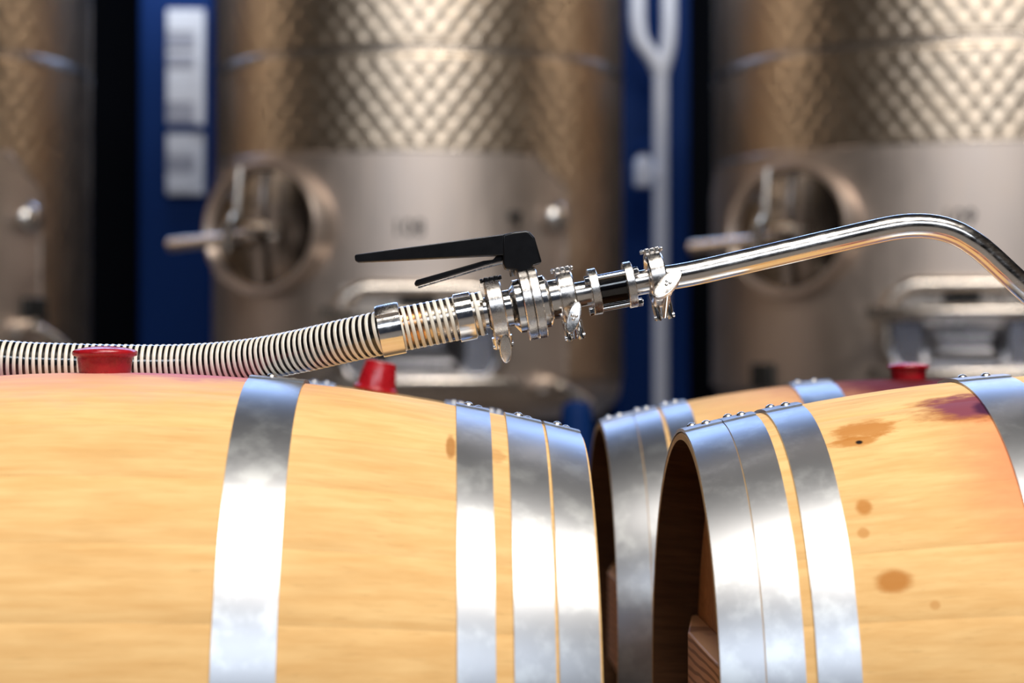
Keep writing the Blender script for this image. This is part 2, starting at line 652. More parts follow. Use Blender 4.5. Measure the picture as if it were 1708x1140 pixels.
# steel racks that carry each pair
for kx, names in (('left', ('FL', 'RL')), ('right', ('FR', 'RR'))):
    A_, B_ = BAR[names[0]], BAR[names[1]]
    xm = (A_['X'] + B_['X']) / 2
    rk = thing('barrel_rack', 'dark steel rack carrying the %s pair of barrels' % kx, 'rack', (xm, (A_['Y'] + B_['Y']) / 2, 0), 'barrel racks')
    for sx in (-.24, .24):
        for bb in (A_, B_):
            x = xm + sx - bb['X']
            rad = prof(x, bb['h']) + .001
            y0 = bb['Y'] - rk.location.y
            pts = []
            for i in range(13):
                a = R_(180 - 42 + 84 * i / 12)
                pts.append((y0 + rad * math.sin(a), bb['Z'] + rad * math.cos(a)))
            out = [(p[0], .07) for p in reversed(pts)]
            MB().prism(pts + out, sx - .02, sx + .02, 'YZ').build('cradle', M['rack'], rk)
        MB().box((sx, 0, .035), (.06, 1.4, .07)).build('foot_rail', M['rack'], rk, bevel=.004)

# ------------------------------------------------------------------ bungs
BUNG = [(-.012, .001), (-.012, .0235), (.004, .0262), (.0150, .0275), (.0162, .0290), (.0168, .0315), (.0190, .0325), (.0215, .0318), (.0232, .0285), (.0250, .020), (.0262, .010), (.0265, .0005)]


def bung(name, label, loc, sc=1.0, rot=(0, 0, 0), profile=BUNG):
    t = thing(name, label, 'bung', loc, 'red barrel bungs')
    t.rotation_euler = rot
    k = [i for i, p in enumerate(profile) if p[0] >= .0150][0] if profile is BUNG else None
    if k:
        MB().lathe([(z * sc, r * sc) for z, r in profile[:k + 1]], 48, axis='Z').build('plug', M['red'], t, 60)
        MB().lathe([(z * sc, r * sc) for z, r in profile[k:]], 48, axis='Z').build('cap', M['red'], t, 60)
    else:
        MB().lathe([(z * sc, r * sc) for z, r in profile[:5]], 48, axis='Z').build('cap', M['red'], t, 50)
        MB().lathe([(z * sc, r * sc) for z, r in profile[4:]], 48, axis='Z').build('plug', M['red'], t, 50)
    return t


p = at(175, 620, 1.90)
bung('barrel_bung', 'glossy red silicone bung in the front left barrel, in front of hose', (p.x, 1.90, fl['Z'] + RB), 1.0)
bung('barrel_bung', 'red bung in the wine-stained rear barrel at right', (at(1515, 620, 2.67).x, 2.67, rr_['Z'] + RB - .001), .93)
rl = BAR['RL']
xq = at(626, 620, 2.635).x
sl = math.atan(2 * DROP * (xq - rl['X']) / rl['h'] ** 2)
bung('barrel_bung', 'bright red bung lying upside down on the rear left barrel', (xq, 2.635, rl['Z'] + prof(xq - rl['X'], rl['h'])), 1.0, (0, sl + R_(3), 0),
     [(.000, .001), (.000, .030), (.003, .0315), (.006, .0305), (.0075, .0275), (.040, .0218), (.0425, .0205), (.043, .016), (.041, .013), (.041, .0005)])

# ------------------------------------------------------------------ hose, fittings, wand
YF = 1.92
SF = F / YF
P0, P1 = at(650, 553, YF), at(1150, 456, YF)
U = (P1 - P0).normalized()
ALPHA = math.atan2(U.z, U.x)
UL = (P1 - P0).length


def s_of(px):
    return UL * (px - 650.0) / 500.0


def frame(px):
    return Matrix.Translation(P0 + U * s_of(px)) @ Matrix.Rotation(-ALPHA, 4, 'Y')


def loc_of(px, py, fm, Y=YF):
    q = fm.inverted() @ at(px, py, Y)
    return (q.x, q.z)


# hose centreline: over the back of the left barrel, rising to the fittings
HR = .0228
hp = [Vector((x, 2.005, z)) for x, z in ((-1.27, .06), (-1.25, .20), (-1.21, .36), (-1.15, .52), (-1.06, .66), (-.95, .76), (-.83, .815), (-.72, .838), (-.62, .858))]
for px, py, Y in ((-60, 604, 2.005), (60, 607, 2.004), (180, 610, 2.003), (280, 610.5, 2.0), (360, 607, 1.99), (430, 599, 1.975), (500, 586, 1.955), (570, 570, 1.935)):
    hp.append(at(px, py, Y))
for px in (640, 680, 720, 760, 806):
    hp.append(P0 + U * s_of(px))


def catmull(pts, step):
    out = []
    pts = [2 * pts[0] - pts[1]] + pts + [2 * pts[-1] - pts[-2]]
    for i in range(1, len(pts) - 2):
        p0, p1, p2, p3 = pts[i - 1:i + 3]
        n = max(2, int((p2 - p1).length / step))
        for k in range(n):
            t = k / n
            out.append(.5 * ((2 * p1) + (p2 - p0) * t + (2 * p0 - 5 * p1 + 4 * p2 - p3) * t * t + (3 * p1 - p0 - 3 * p2 + p3) * t ** 3))
    out.append(pts[-2])
    return out


hc = catmull(hp, .004)
# even arclength resampling
cum = [0.0]
for a, b in zip(hc, hc[1:]):
    cum.append(cum[-1] + (b - a).length)
LH = cum[-1]


def hose_at(s):
    s = min(max(s, 0), LH - 1e-6)
    import bisect
    i = min(bisect.bisect_right(cum, s) - 1, len(hc) - 2)
    k = (s - cum[i]) / max(cum[i + 1] - cum[i], 1e-9)
    return hc[i].lerp(hc[i + 1], k)


hose = thing('wine_hose', 'clear hose with white spiral ribs lying over the front left barrel', 'hose', tuple(hose_at(LH * .45)))
hinv = Matrix.Translation(-hose.location)
NS = 420
hpts = [hose_at(LH * i / NS) for i in range(NS + 1)]
MB().tube(hpts, HR - .0004, 32, caps=False).xf(hinv).build('hose_wall', M['clear'], hose, 80)
s_band = LH - (s_of(806) - s_of(655))
nb_ = int(NS * s_band / LH)
MB().tube(hpts[:nb_], HR - .0042, 20).xf(hinv).build('hose_bore', M['liner'], hose, 80)
s2 = s_band + .032
n2_ = int(NS * s2 / LH)
MB().tube([hose_at(s_band + (s2 - s_band) * i / 6) for i in range(7)], HR - .0046, 24).xf(hinv).build('hose_tail', M['tail'], hose, 80)
MB().tube([hose_at(s2 + (LH - s2) * i / 12) for i in range(13)], HR - .0047, 24).xf(hinv).build('hose_tail', M['tail2'], hose, 80)
# white spiral
PITCH = .0067
vs, fs = [], []
RIBP = [(-.0020, 0), (-.0018, .00075), (-.0010, .00105), (.0010, .00105), (.0018, .00075), (.0020, 0), (.0012, -.0012), (-.0012, -.0012)]
SEG, CS = 24, 8
turns = LH / PITCH
nrm = Vector((0, 0, 1))
tot = int(turns * SEG)
dl = LH / tot
prevt = None
for i in range(tot + 1):
    s = dl * i
    c = hose_at(s)
    t = (hose_at(s + .004) - hose_at(s - .004)).normalized()
    nrm = (nrm - t * nrm.dot(t)).normalized()
    bn = t.cross(nrm)
    a = 2 * PI * i / SEG
    rad = nrm * math.cos(a) + bn * math.sin(a)
    for q in RIBP:
        vs.append(c + rad * (HR - .0010 + q[1]) + t * q[0])
for i in range(tot):
    for k in range(CS):
        q = (k + 1) % CS
        fs.append((i * CS + k, i * CS + q, (i + 1) * CS + q, (i + 1) * CS + k))
MB().add(vs, fs).xf(hinv).build('spiral_rib', M['rib'], hose, 80)


def local_part(mb, name, mat, root, px, **kw):
    """mb given in the fitting frame at px, stored under a root"""
    m = root.matrix_world.inverted() if root.matrix_world != Matrix.Identity(4) else Matrix.Identity(4)
    return mb.xf(m @ frame(px)).build(name, mat, root, **kw)


bpy.context.view_layer.update()
# band clamp with buckle, and the crimp collar, belong to the hose
fbm = frame(652)
w2 = .0118
c1 = local_part(MB().lathe([(-w2, HR + .0022), (w2, HR + .0022), (w2, HR + .0002), (-w2, HR + .0002)], 56, closed=True), 'band_clamp', M['chrome'], hose, 652, bevel=.0004)
bk = MB()
for x0, x1 in ((-.0122, .0122),):
    pts = []
    for i in range(9):
        a = R_(-42 + 88 * i / 8)
        pts.append((x0, a))
    prf = [(-.0122, HR + .0022), (-.0122, HR + .0048), (-.009, HR + .0056), (.009, HR + .0056), (.0122, HR + .0048), (.0122, HR + .0022)]
    bk.lathe(prf, 10, R_(-40), R_(52), closed=True)
local_part(bk, 'clamp_buckle', M['cast'], hose, 652, bevel=.0005)
w3 = s_of(790) - s_of(773)
local_part(MB().lathe([(-w3 * .8, HR + .0002), (-w3 * .8, HR + .0020), (w3 * .8, HR + .0020), (w3 * .8, HR + .0002)], 56), 'crimp_collar', M['chrome'], hose, 775, bevel=.0004)


def lp(pts):
    """(px, radius in px) list -> lathe profile in metres about the fitting frame at px0"""
    return pts


def revolve(px0, pts, n=64, closed=False):
    return MB().lathe([(s_of(px) - s_of(px0), r / SF) for px, r in pts], n, closed=closed)


# --- butterfly valve
fv = frame(887)
valve = thing('butterfly_valve', 'stainless butterfly valve with long black lever handle', 'valve', mat=fv)
bpy.context.view_layer.update()


def vpart(mb, name, mat, **kw):
    return mb.build(name, mat, valve, **kw)


vpart(revolve(887, [(797, 14), (797, 25.5), (812, 25.5), (815, 31), (820, 31), (820, 14)]), 'inlet_ferrule', M['chrome'])
vpart(revolve(887, [(836, 14), (836, 31), (852, 31), (859, 42), (861, 45), (871, 45), (872, 30), (872, 14)]), 'inlet_body', M['chrome'], angle=20)
vpart(revolve(887, [(902, 14), (902, 44), (911, 44), (914, 41), (918, 33), (936, 33), (936, 14)]), 'outlet_body', M['chrome'], angle=20)
for a, b in ((871.6, 886.6), (887.6, 902.4)):
    vpart(revolve(887, [(a, 30), (a, 58.5), (a + 1.5, 60), (b - 1.5, 60), (b, 58.5), (b, 30)], 72), 'valve_flange', M['cast'], angle=25)
# handle: head, lever and trigger
hd = [loc_of(x, y, fv) for x, y in ((838, 393), (856, 389), (876, 386.5), (882, 388), (891, 398), (903, 439), (888, 444), (886, 451), (863, 457), (860, 452), (842, 450), (838, 441))]
vpart(MB().prism(hd, -.0135, .0135), 'handle_head', M['black'], bevel=.0026, segs=3)
lv = [(592, 428), (594, 425.5), (840, 392.5), (840, 427), (812, 427.5), (598, 438.5), (593, 436)]
lvq = [loc_of(x, y, fv) for x, y in lv]
mb = MB()
n = len(lvq)
vs = []
for sgn in (-1, 1):
    for (px, py), q in zip(lv, lvq):
        hw = .0075 + .0055 * (px - 592) / 250
        vs.append((q[0], sgn * hw, q[1]))
mb.add(vs, [tuple(range(n)), tuple(range(2 * n - 1, n - 1, -1))] + [(i, (i + 1) % n, n + (i + 1) % n, n + i) for i in range(n)])
vpart(mb, 'lever', M['black'], bevel=.0026, segs=3)
tg = [loc_of(x, y, fv) for x, y in ((691, 474), (694, 468), (806, 436), (822, 434), (827, 428), (838, 427), (838, 436), (828, 438), (810, 443), (697, 477.5), (693, 477.5))]
vpart(MB().prism(tg, -.0075, .0075), 'trigger', M['black'], bevel=.001)
ts = [loc_of(x, y, fv) for x, y in ((697, 479.5), (812, 445), (838, 438.5), (838, 440.5), (812, 447), (698, 481))]
vpart(MB().prism(ts, -.0068, .0068), 'trigger_strip', M['cast'])
q = loc_of(854, 455, fv)
vpart(MB().lathe([(-.004, .0001), (-.004, .0028), (.0045, .0028), (.0045, .0001)], 12, axis='Z', org=(q[0], -.004, q[1])), 'lock_pin', M['cast'])
q = loc_of(876, 457, fv)
vpart(MB().lathe([(-.006, .0001), (-.006, .0075), (.008, .0075), (.008, .0001)], 20, axis='Z', org=(q[0], 0, q[1])), 'valve_stem', M['black'])


# --- clamps
def oval(a, b, n=28):
    return [(a * math.cos(2 * PI * i / n), b * math.sin(2 * PI * i / n)) for i in range(n)]


def tri_clamp(px, R, label, nut, semi, tilt, norm_up, piv, dark=False, dots=True, wpx=27):
    fm = frame(px)
    t = thing('pipe_clamp', label, 'clamp', mat=fm, group='hinged pipe clamps')
    hw = wpx / 2 / SF
    prf = [(-hw, R - .006), (-hw, R - .0018), (-hw * .82, R), (hw * .82, R), (hw, R - .0018), (hw, R - .006), (hw * .6, R - .010), (-hw * .6, R - .010)]
    for a0, a1 in ((4, 176), (184, 356)):
        MB().lathe(prf, 40, R_(a0), R_(a1), closed=True).build('clamp_half', M['cast'], t, angle=30)
    hm = M['black'] if dark else M['cast']
    # hinge on top: two knuckles and a link on pins
    hg = MB()
    for x in (-hw * .62, hw * .62):
        hg.box((x, -.0045, R + .0008), (hw * .55, .006, .0062))
        hg.box((x, .0045, R + .0008), (hw * .55, .006, .0062))
    hg.box((0, 0, R + .0014), (hw * .6, .014, .0046))
    h_ = hg.build('hinge', hm, t, bevel=.0009)
    for y in (-.0045, .0045):
        MB().lathe([(-hw - .003, .0002), (-hw - .003, .0019), (-hw - .0012, .0024), (-hw + .0, .0016), (hw, .0016), (hw + .0012, .0024), (hw + .0028, .0019), (hw + .0028, .0002)], 12, org=(0, y, R + .0012)).build('hinge_pin', hm, h_)
    # swing bolt at the bottom with its wing nut towards the viewer
    Pv, Nn = Vector((0, piv[0], piv[1])), Vector((nut[0], nut[1], nut[2]))
    ax = Vector((0, -math.cos(R_(norm_up)), math.sin(R_(norm_up))))
    for x in (-.0062, .0062):
        pts = [Vector((x, .004, -R + .003)), Vector((x, piv[0], piv[1]))]
        MB().tube([Vector((x, piv[0] * .2, -R * .86)), Vector((x, piv[0], piv[1])), Vector((x * 1.1, piv[0], piv[1] - .0035))], [.0042, .0036, .0030], 10).build('fork_lug', M['chrome'], t)
    MB().lathe([(-.0105, .0002), (-.0105, .0026), (-.008, .003), (-.0078, .0017), (.0078, .0017), (.008, .003), (.0105, .0026), (.0105, .0002)], 12, org=(0, piv[0], piv[1])).build('pivot_pin', M['chrome'], t)
    MB().tube([Pv, Nn - ax * .004], .0030, 12).build('swing_bolt', M['chrome'], t)
    # nut frame: local z = ax (face normal), y = long axis
    upv = Vector((0, 0, 1))
    l0 = (upv - ax * upv.dot(ax)).normalized()
    x0 = l0.cross(ax)
    ca, sa = math.cos(R_(tilt)), math.sin(R_(tilt))
    lo = l0 * ca + Vector((1, 0, 0)) * sa
    lo = (lo - ax * lo.dot(ax)).normalized()
    xx = lo.cross(ax)
    m4 = Matrix((xx, lo, ax)).transposed().to_4x4()
    m4.translation = Nn
    a, b = semi
    mb = MB()
    loops = []
    o_ = oval(1, 1, 32)
    for z, k in ((-.0065, .72), (-.004, .93), (.0008, 1.0), (.0018, .95), (.0022, .86)):
        loops.append([(x * a * k, y * b * k, z) for x, y in o_])
    vs = [p for l in loops for p in l]
    fs = []
    for i in range(len(loops) - 1):
        for k in range(32):
            fs.append((i * 32 + k, i * 32 + (k + 1) % 32, (i + 1) * 32 + (k + 1) % 32, (i + 1) * 32 + k))
    fs += [tuple(range(32)), tuple(4 * 32 + k for k in range(32))]
    mb.add(vs, fs)
    mb.lathe([(-.016, .0002), (-.016, .0050), (-.006, .0058), (-.004, .0002)], 16, axis='Z')
    wn = mb.xf(m4).build('wing_nut', M['cast'], t, angle=30)
    if dots:
        for dx, dy in ((-.0019, .0012), (.0019, .0016), (.0002, -.0022)):
            ring = [(.0021, .0019), (.0031, .0014), (.0034, .0007), (.0035, .0001)]
            d = MB().lathe(ring, 12, axis='Z', org=(dx, dy, 0)).xf(m4).build('nut_dot', M['cast'], wn, angle=70)
    return t


tri_clamp(828, .0312, 'pipe clamp joining hose to valve, dark hinge and hanging wing nut', (.001, -.012, -.0395), (.0062, .0155), 7, -14, (.003, -.036), True, False)
tri_clamp(945, .0272, 'pipe clamp just right of the valve, upright wing nut with three dots', (.0005, -.034, -.0225), (.0066, .0172), 27, 8, (-.006, -.0415))
tri_clamp(1095, .0290, 'pipe clamp at the wand end, wing nut slanted with three dots', (.0058, -.034, -.0075), (.0090, .0208), 50, 30, (-.004, -.0385))

# --- sight glass
fs_ = frame(1021)
sg = thing('sight_glass', 'inline sight glass with dark wine between two bolted plates', 'sight glass', mat=fs_)
bpy.context.view_layer.update()
revolve(1021, [(934, 12), (934, 30), (939, 30), (944, 21), (984, 21), (984, 12)]).build('inlet_pipe', M['wand'], sg)
revolve(1021, [(1057, 12), (1057, 20.5), (1082, 20.5), (1085, 28), (1090, 28), (1090, 12)]).build('outlet_pipe', M['wand'], sg)
for a, b in ((984, 998.5), (1043, 1057)):
    revolve(1021, [(a, 10), (a, 37.5), (a + 1, 39), (b - 1, 39), (b, 37.5), (b, 10)], 64).build('end_plate', M['cast'], sg, angle=25)
revolve(1021, [(998, 27), (1044, 27)]).build('glass_tube', M['glass'], sg)
revolve(1021, [(998, .2), (998, 24), (1044, 24), (1044, .2)]).build('wine', M['wine'], sg)
for ang in (52, 292, 172):
    a = R_(ang)
    y, z = -.0195 * math.sin(a), .0195 * math.cos(a)
    rd = MB().lathe([(s_of(976) - s_of(1021), .0002), (s_of(976) - s_of(1021), .0026), (s_of(1066) - s_of(1021), .0026), (s_of(1066) - s_of(1021), .0002)], 14, org=(0, y, z)).build('tie_rod', M['chrome'], sg)
    for px in (980, 1061):
        s0 = s_of(px) - s_of(1021)
        MB().lathe([(s0 - .0024, .0002), (s0 - .0024, .0046), (s0 + .0024, .0046), (s0 + .0024, .0002)], 6, org=(0, y, z)).build('nut', M['chrome'], rd, bevel=.0004)

# --- racking wand
wand = thing('racking_wand', 'bent stainless racking pipe rising right and dipping to the barrel', 'pipe', mat=frame(1101))
bpy.context.view_layer.update()
wi = wand.matrix_world.inverted()
wp = [P0 + U * s_of(1100)]
for px, py, Y in ((1150, 457.5, YF), (1230, 439.5, YF), (1310, 421, YF), (1400, 400, YF), (1450, 388.5, YF), (1492, 380, YF), (1520, 377, YF), (1548, 377.5, YF), (1574, 382, YF), (1600, 391.5, YF), (1625, 407, YF), (1650, 427, 1.922), (1708, 480.5, 1.925)):
    wp.append(at(px, py, Y))
bh = Vector((fr['X'], fr['Y'], fr['Z'] + RB))
wp += [at(1790, 553, 1.935), bh + Vector((-.012, 0, .008)), bh + Vector((.02, 0, -.04))]
MB().tube([wi @ p for p in catmull(wp, .008)], .0127, 40).build('wand_pipe', M['wand'], wand, 60)
revolve(1101, [(1100, 12), (1100, 28), (1104, 28), (1109, 20.6), (1112, 20.6)]).build('wand_ferrule', M['chrome'], wand)

# ------------------------------------------------------------------ tanks
GAPZ = .35


def text_mesh(s, size, mat, depth=.001):
    cu = bpy.data.curves.new('t', 'FONT')
    cu.body = s
    cu.size = size
    cu.extrude = depth
    cu.align_x, cu.align_y = 'CENTER', 'CENTER'
    o = bpy.data.objects.new('t', cu)
    COL.objects.link(o)
    bpy.context.view_layer.update()
    me = bpy.data.meshes.new_from_object(o.evaluated_get(bpy.context.evaluated_depsgraph_get()))
    bpy.data.objects.remove(o)
    bpy.data.curves.remove(cu)
    me.materials.clear()
    me.materials.append(mat)
    return me


def make_tank(label, X, Y, R, zs, th_plate, th_man, number, knob_th, parts=True):
    """zs: dict of heights above the camera; angles are measured from the direction facing the camera"""
    face = math.atan2(-X, Y)        # turn so local -Y looks at the camera
    root = thing('wine_tank', label, 'tank', (X, Y, 0), 'stainless fermentation tanks')
    root.rotation_euler = (0, 0, -math.atan2(X, Y))
    ztop = 2.62

    def Pt(th, r, z):
        return Vector((r * math.sin(th), -r * math.cos(th), z))
    # legs and floor ring
    for a in (35, 145, 215, 325):
        MB().lathe([(0, .09), (.01, .09), (.012, .04), (.74, .04)], 16, axis='Z', org=tuple(Pt(R_(a), R - .12, 0))).build('leg', M['tankbar'], root)
    MB().lathe([(.66, .05), (.70, R - .08), (.76, R - .012), (.80, R), (ztop, R), (ztop + .12, R * .5), (ztop + .15, .02)], 120, axis='Z').build('shell', M['tank'], root, 40)
    # dimpled jacket in bands divided by rolled seams
    zp, zb = CZ + zs['plate'], CZ + zs['band']
    pitch = .069

    def jacket(z0, z1, a0, a1, nm='jacket_band'):
        na = int((a1 - a0) * R / .0085)
        nz = max(2, int((z1 - z0) / .0085))
        vs, fs = [], []
        for j in range(nz + 1):
            z = z0 + (z1 - z0) * j / nz
            ez = min(1, min(z - z0, z1 - z) / .012)
            for i in range(na + 1):
                th = a0 + (a1 - a0) * i / na
                u = th * R
                q = math.cos(PI * (u + z * .75) / pitch) * math.cos(PI * (u - z * .75) / pitch)
                bumpv = .0036 * (1 - abs(q)) ** 1.0
                vs.append(Pt(th, R + .004 + ez * bumpv, z))
        for j in range(nz):
            for i in range(na):
                fs.append((j * (na + 1) + i, j * (na + 1) + i + 1, (j + 1) * (na + 1) + i + 1, (j + 1) * (na + 1) + i))
        return MB().add(vs, fs).build(nm, M['jacket'], root, 80)
    jacket(zb + .012, zb + .62, -PI * .55, PI * .55)
    jacket(.83, zb - .012, -PI * .55, PI * .55)
    MB().lathe([(zb - .016, R + .003), (zb - .012, R + .010), (zb - .003, R + .011), (zb, R + .006), (zb + .003, R + .011), (zb + .012, R + .010), (zb + .016, R + .003)], 120, axis='Z').build('seam', M['tankbar'], root, 80)
    # smooth access plate with clipped top corners
    aL, aR = th_plate
    nA, nZ = 60, 14
    vs, fs = [], []
    ch = .11
    z0 = .81
    cw = .145 / R
    for i in range(nA + 1):
        th = aL + (aR - aL) * i / nA
        top = zp - max(0, (th - (aR - cw)) / cw) * ch - max(0, ((aL + cw) - th) / cw) * ch
        for j in range(nZ + 1):
            vs.append(Pt(th, R + .0165, z0 + (top - z0) * j / nZ))
        vs.append(Pt(th, R + .001, top))
    m = nZ + 2
    for i in range(nA):
        for j in range(nZ + 1):
            fs.append((i * m + j, i * m + j + 1, (i + 1) * m + j + 1, (i + 1) * m + j))
    for i in (0, nA):
        th = aL if i == 0 else aR
        b0 = len(vs)
        vs += [Pt(th, R + .0165, z0), Pt(th, R + .001, z0), Pt(th, R + .001, zp - ch), Pt(th, R + .0165, zp - ch)]
        fs.append((b0, b0 + 1, b0 + 2, b0 + 3))
    MB().add(vs, fs).build('access_plate', M['tank'], root, 40)
    # weld bead round the plate edge
    bead = [Pt(aR, R + .0165, z0 + (zp - ch - z0) * i / 6) for i in range(7)] + [Pt(aR - cw * k / 4, R + .0165, zp - ch + ch * k / 4) for k in range(1, 5)]
    bead += [Pt(aR - cw - (aR - cw - aL - cw) * i / 40, R + .0165, zp) for i in range(1, 41)]
    MB().tube(bead, .006, 8).build('weld_bead', M['tankbar'], root, 80)

    # oval manway
    th = th_man
    a, b = zs['man_a'], zs['man_b']
    mz = CZ + zs['man']
    n = 64

    def ell(k, y):
        return [((a - k) * math.cos(2 * PI * i / n), y, (b - k) * math.sin(2 * PI * i / n)) for i in range(n)]

    def loft(loops, cap=False):
        vs = [p for l in loops for p in l]
        fs = []
        for i in range(len(loops) - 1):
            for k in range(n):
                fs.append((i * n + k, i * n + (k + 1) % n, (i + 1) * n + (k + 1) % n, (i + 1) * n + k))
        if cap:
            fs.append(tuple((len(loops) - 1) * n + k for k in range(n)))
        return MB().add(vs, fs)
    mw = loft([ell(-.004, .10), ell(-.004, -.044), ell(.002, -.054), ell(.014, -.054), ell(.022, -.046), ell(.028, -.034), ell(.030, .0)]).build('manway', M['tank'], root, 40, loc=Pt(th, R, mz), rot=(0, 0, th))
    loops = []
    for i in range(9):
        q = i / 8
        loops.append([(x * (1 - q) / 1 if q < 1 else 0, y, z * (1 - q)) for x, y, z in ell(.030, -.020 - .014 * (1 - (1 - q) ** 2))][:])
    loops[-1] = [(.001 * math.cos(2 * PI * i / n), -.034, .001 * math.sin(2 * PI * i / n)) for i in range(n)]
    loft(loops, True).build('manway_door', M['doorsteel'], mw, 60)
    MB().box((0, -.040, 0), (.04, .016, 2 * b - .06)).build('cross_bar', M['doorsteel'], mw, bevel=.004)
    MB().lathe([(-.0, .03), (.05, .028), (.052, .018), (.10, .018), (.104, .001)], 24, axis='Z').xf(Matrix.Rotation(PI / 2, 4, 'X')).build('screw_boss', M['tankbar'], mw)
    # lever arm reaching out past the rim, with an upright grip
    MB().tube([(0, -.085, -.02), (-.10, -.10, -.035), (-.36, -.13, -.045)], [.016, .021, .024], 14).build('closing_arm', M['tankbar'], mw, 60)
    MB().tube([(-.01, -.15, .04), (-.02, -.165, -.02), (-.035, -.165, -.085)], [.016, .019, .017], 14).build('grip', M['chrome'], mw, 60)
    MB().tube([(-.015, -.12, .20), (-.012, -.13, .12), (-.012, -.135, .04)], [.013, .012, .012], 12).build('latch_rod', M['tankbar'], mw, 60)
    MB().lathe([(-.012, .001), (-.012, .012), (-.006, .017), (.006, .017), (.012, .012), (.012, .001)], 16, axis='Z', org=(-.10, -.07, .105)).build('rim_knob', M['chrome'], mw)

    # rectangular bottom door with rounded collar
    dz0, dz1, dz2, dz3 = (CZ + zs[k] for k in ('d_bot', 'd_low', 'd_bar', 'd_top'))
    hwid = zs['d_w']
    yf = -.075

    def rrect(hw, z0, z1, rad, m=10):
        pts = []
        for cx, cz, s in ((hw - rad, z1 - rad, 0), (-hw + rad, z1 - rad, 90), (-hw + rad, z0 + rad, 180), (hw - rad, z0 + rad, 270)):
            for i in range(m + 1):
                q = R_(s + 90 * i / m)
                pts.append((cx + rad * math.cos(q), cz + rad * math.sin(q)))
        return pts
    zc = (dz0 + dz3) / 2

    def rr_loft(specs):
        loops = [[(x, y, z - zc) for x, z in rrect(hwid - k, dz0 + k * .5, dz3 - k, max(.02, .13 - k))] for k, y in specs]
        m_ = len(loops[0])
        vs = [p for l in loops for p in l]
        fs = []
        for i in range(len(loops) - 1):
            for k in range(m_):
                fs.append((i * m_ + k, i * m_ + (k + 1) % m_, (i + 1) * m_ + (k + 1) % m_, (i + 1) * m_ + k))
        return MB().add(vs, fs)
    dr = rr_loft([(-.004, .16), (0, yf + .006), (.008, yf - .006), (.026, yf - .014), (.044, yf - .006), (.050, yf + .01), (.052, .08)]).build('bottom_door', M['tankbar'], root, 50, loc=Pt(0, R, zc), rot=(0, 0, 0))
    # bars across
    MB().lathe([(-hwid - .035, .001), (-hwid - .035, .019), (-hwid - .031, .022), (hwid + .031, .022), (hwid + .035, .019), (hwid + .035, .001)], 20, org=(0, yf - .026, dz2 - zc)).build('door_bar', M['tankbar'], dr)
    MB().lathe([(-hwid - .035, .001), (-hwid - .035, .019), (-hwid - .031, .022), (hwid + .031, .022), (hwid + .035, .019), (hwid + .035, .001)], 20, org=(0, yf - .026, dz0 - zc + .02)).build('door_bar', M['tankbar'], dr)
    # upper plate behind the collar
    MB().box((0, yf + .03, (dz3 + dz2) / 2 - zc), (2 * hwid - .08, .006, dz3 - dz2 - .03)).build('upper_plate', M['tankbar'], dr)
    MB().box((-.01, yf + .024, (dz3 + dz2) / 2 - zc - .006), (.115, .006, .05)).build('name_plate', M['ink'], dr)
    # pressed, hollow pyramid plate
    ow, iw = hwid - .05, .075
    zt, zl = dz2 - .02 - zc, dz0 + .04 - zc
    it, il = zt - .070, zt - .095
    vs = [(-ow, yf + .02, zt), (ow, yf + .02, zt), (ow, yf + .02, zl), (-ow, yf + .02, zl),
          (-ow * .62, yf + .02, zt), (ow * .62, yf + .02, zt), (ow * .62, yf + .02, zl), (-ow * .62, yf + .02, zl),
          (-iw, yf - .035, it), (iw, yf - .035, it), (iw, yf - .035, il), (-iw, yf - .035, il)]
    fs = [(0, 4, 7, 3), (5, 1, 2, 6), (4, 5, 9, 8), (5, 6, 10, 9), (7, 11, 10, 6), (4, 8, 11, 7), (8, 9, 10, 11)]
    MB().add(vs, fs).build('pressed_plate', M['doorplate'], dr, 10)
    # thermometer knob, sample cock, stencil
    kz = CZ + zs['knob']
    MB().lathe([(0, .016), (.02, .016), (.022, .046), (.034, .050), (.046, .044), (.058, .022), (.060, .001)], 32, axis='Z').xf(Matrix.Rotation(PI / 2, 4, 'X')).build('thermometer', M['cast'], root, 40, loc=Pt(knob_th, R + .016, kz), rot=(0, 0, knob_th))
    sc_ = MB().lathe([(0, .016), (.012, .016), (.014, .009), (.06, .009), (.062, .001)], 16, axis='Z').xf(Matrix.Rotation(PI / 2, 4, 'X')).box((0, -.045, -.02), (.012, .012, .04))
    sc_.build('sample_cock', M['rubber'], root, 40, loc=Pt(knob_th - .21, R + .016, kz + .002), rot=(0, 0, knob_th - .21))
    th = zs['num_th']
    link('tank_number', text_mesh(number, .075, M['ink']), root, loc=Pt(th, R + .0195, CZ + zs['num']), rot=(PI / 2, 0, th))
    # outlet valve low at the right of the door
    th = zs['valve_th']
    vz = CZ + zs['valve']
    MB().tube([(0, .05, 0), (0, -.09, 0)], .028, 20).lathe([(-.03, .045), (-.03, .052), (-.012, .052), (-.012, .045)], 24, axis='Z', closed=True).build('outlet_valve', M['tankbar'], root, 40, loc=Pt(th, R, vz), rot=(0, 0, th))
    MB().tube([(0, -.10, .0), (.05, -.12, -.035), (.10, -.13, -.075)], [.012, .018, .021], 12).build('valve_handle', M['chrome'], root, 60, loc=Pt(th, R, vz), rot=(0, 0, th))
    MB().box((0, -.012, 0), (.10, .03, .085)).build('label_holder', M['rubber'], root, bevel=.005, loc=Pt(zs['lab_th'], R + .014, CZ + zs['lab']), rot=(0, 0, zs['lab_th']))
    return root


def zz(py, d):
    return (YH - py) / F * d


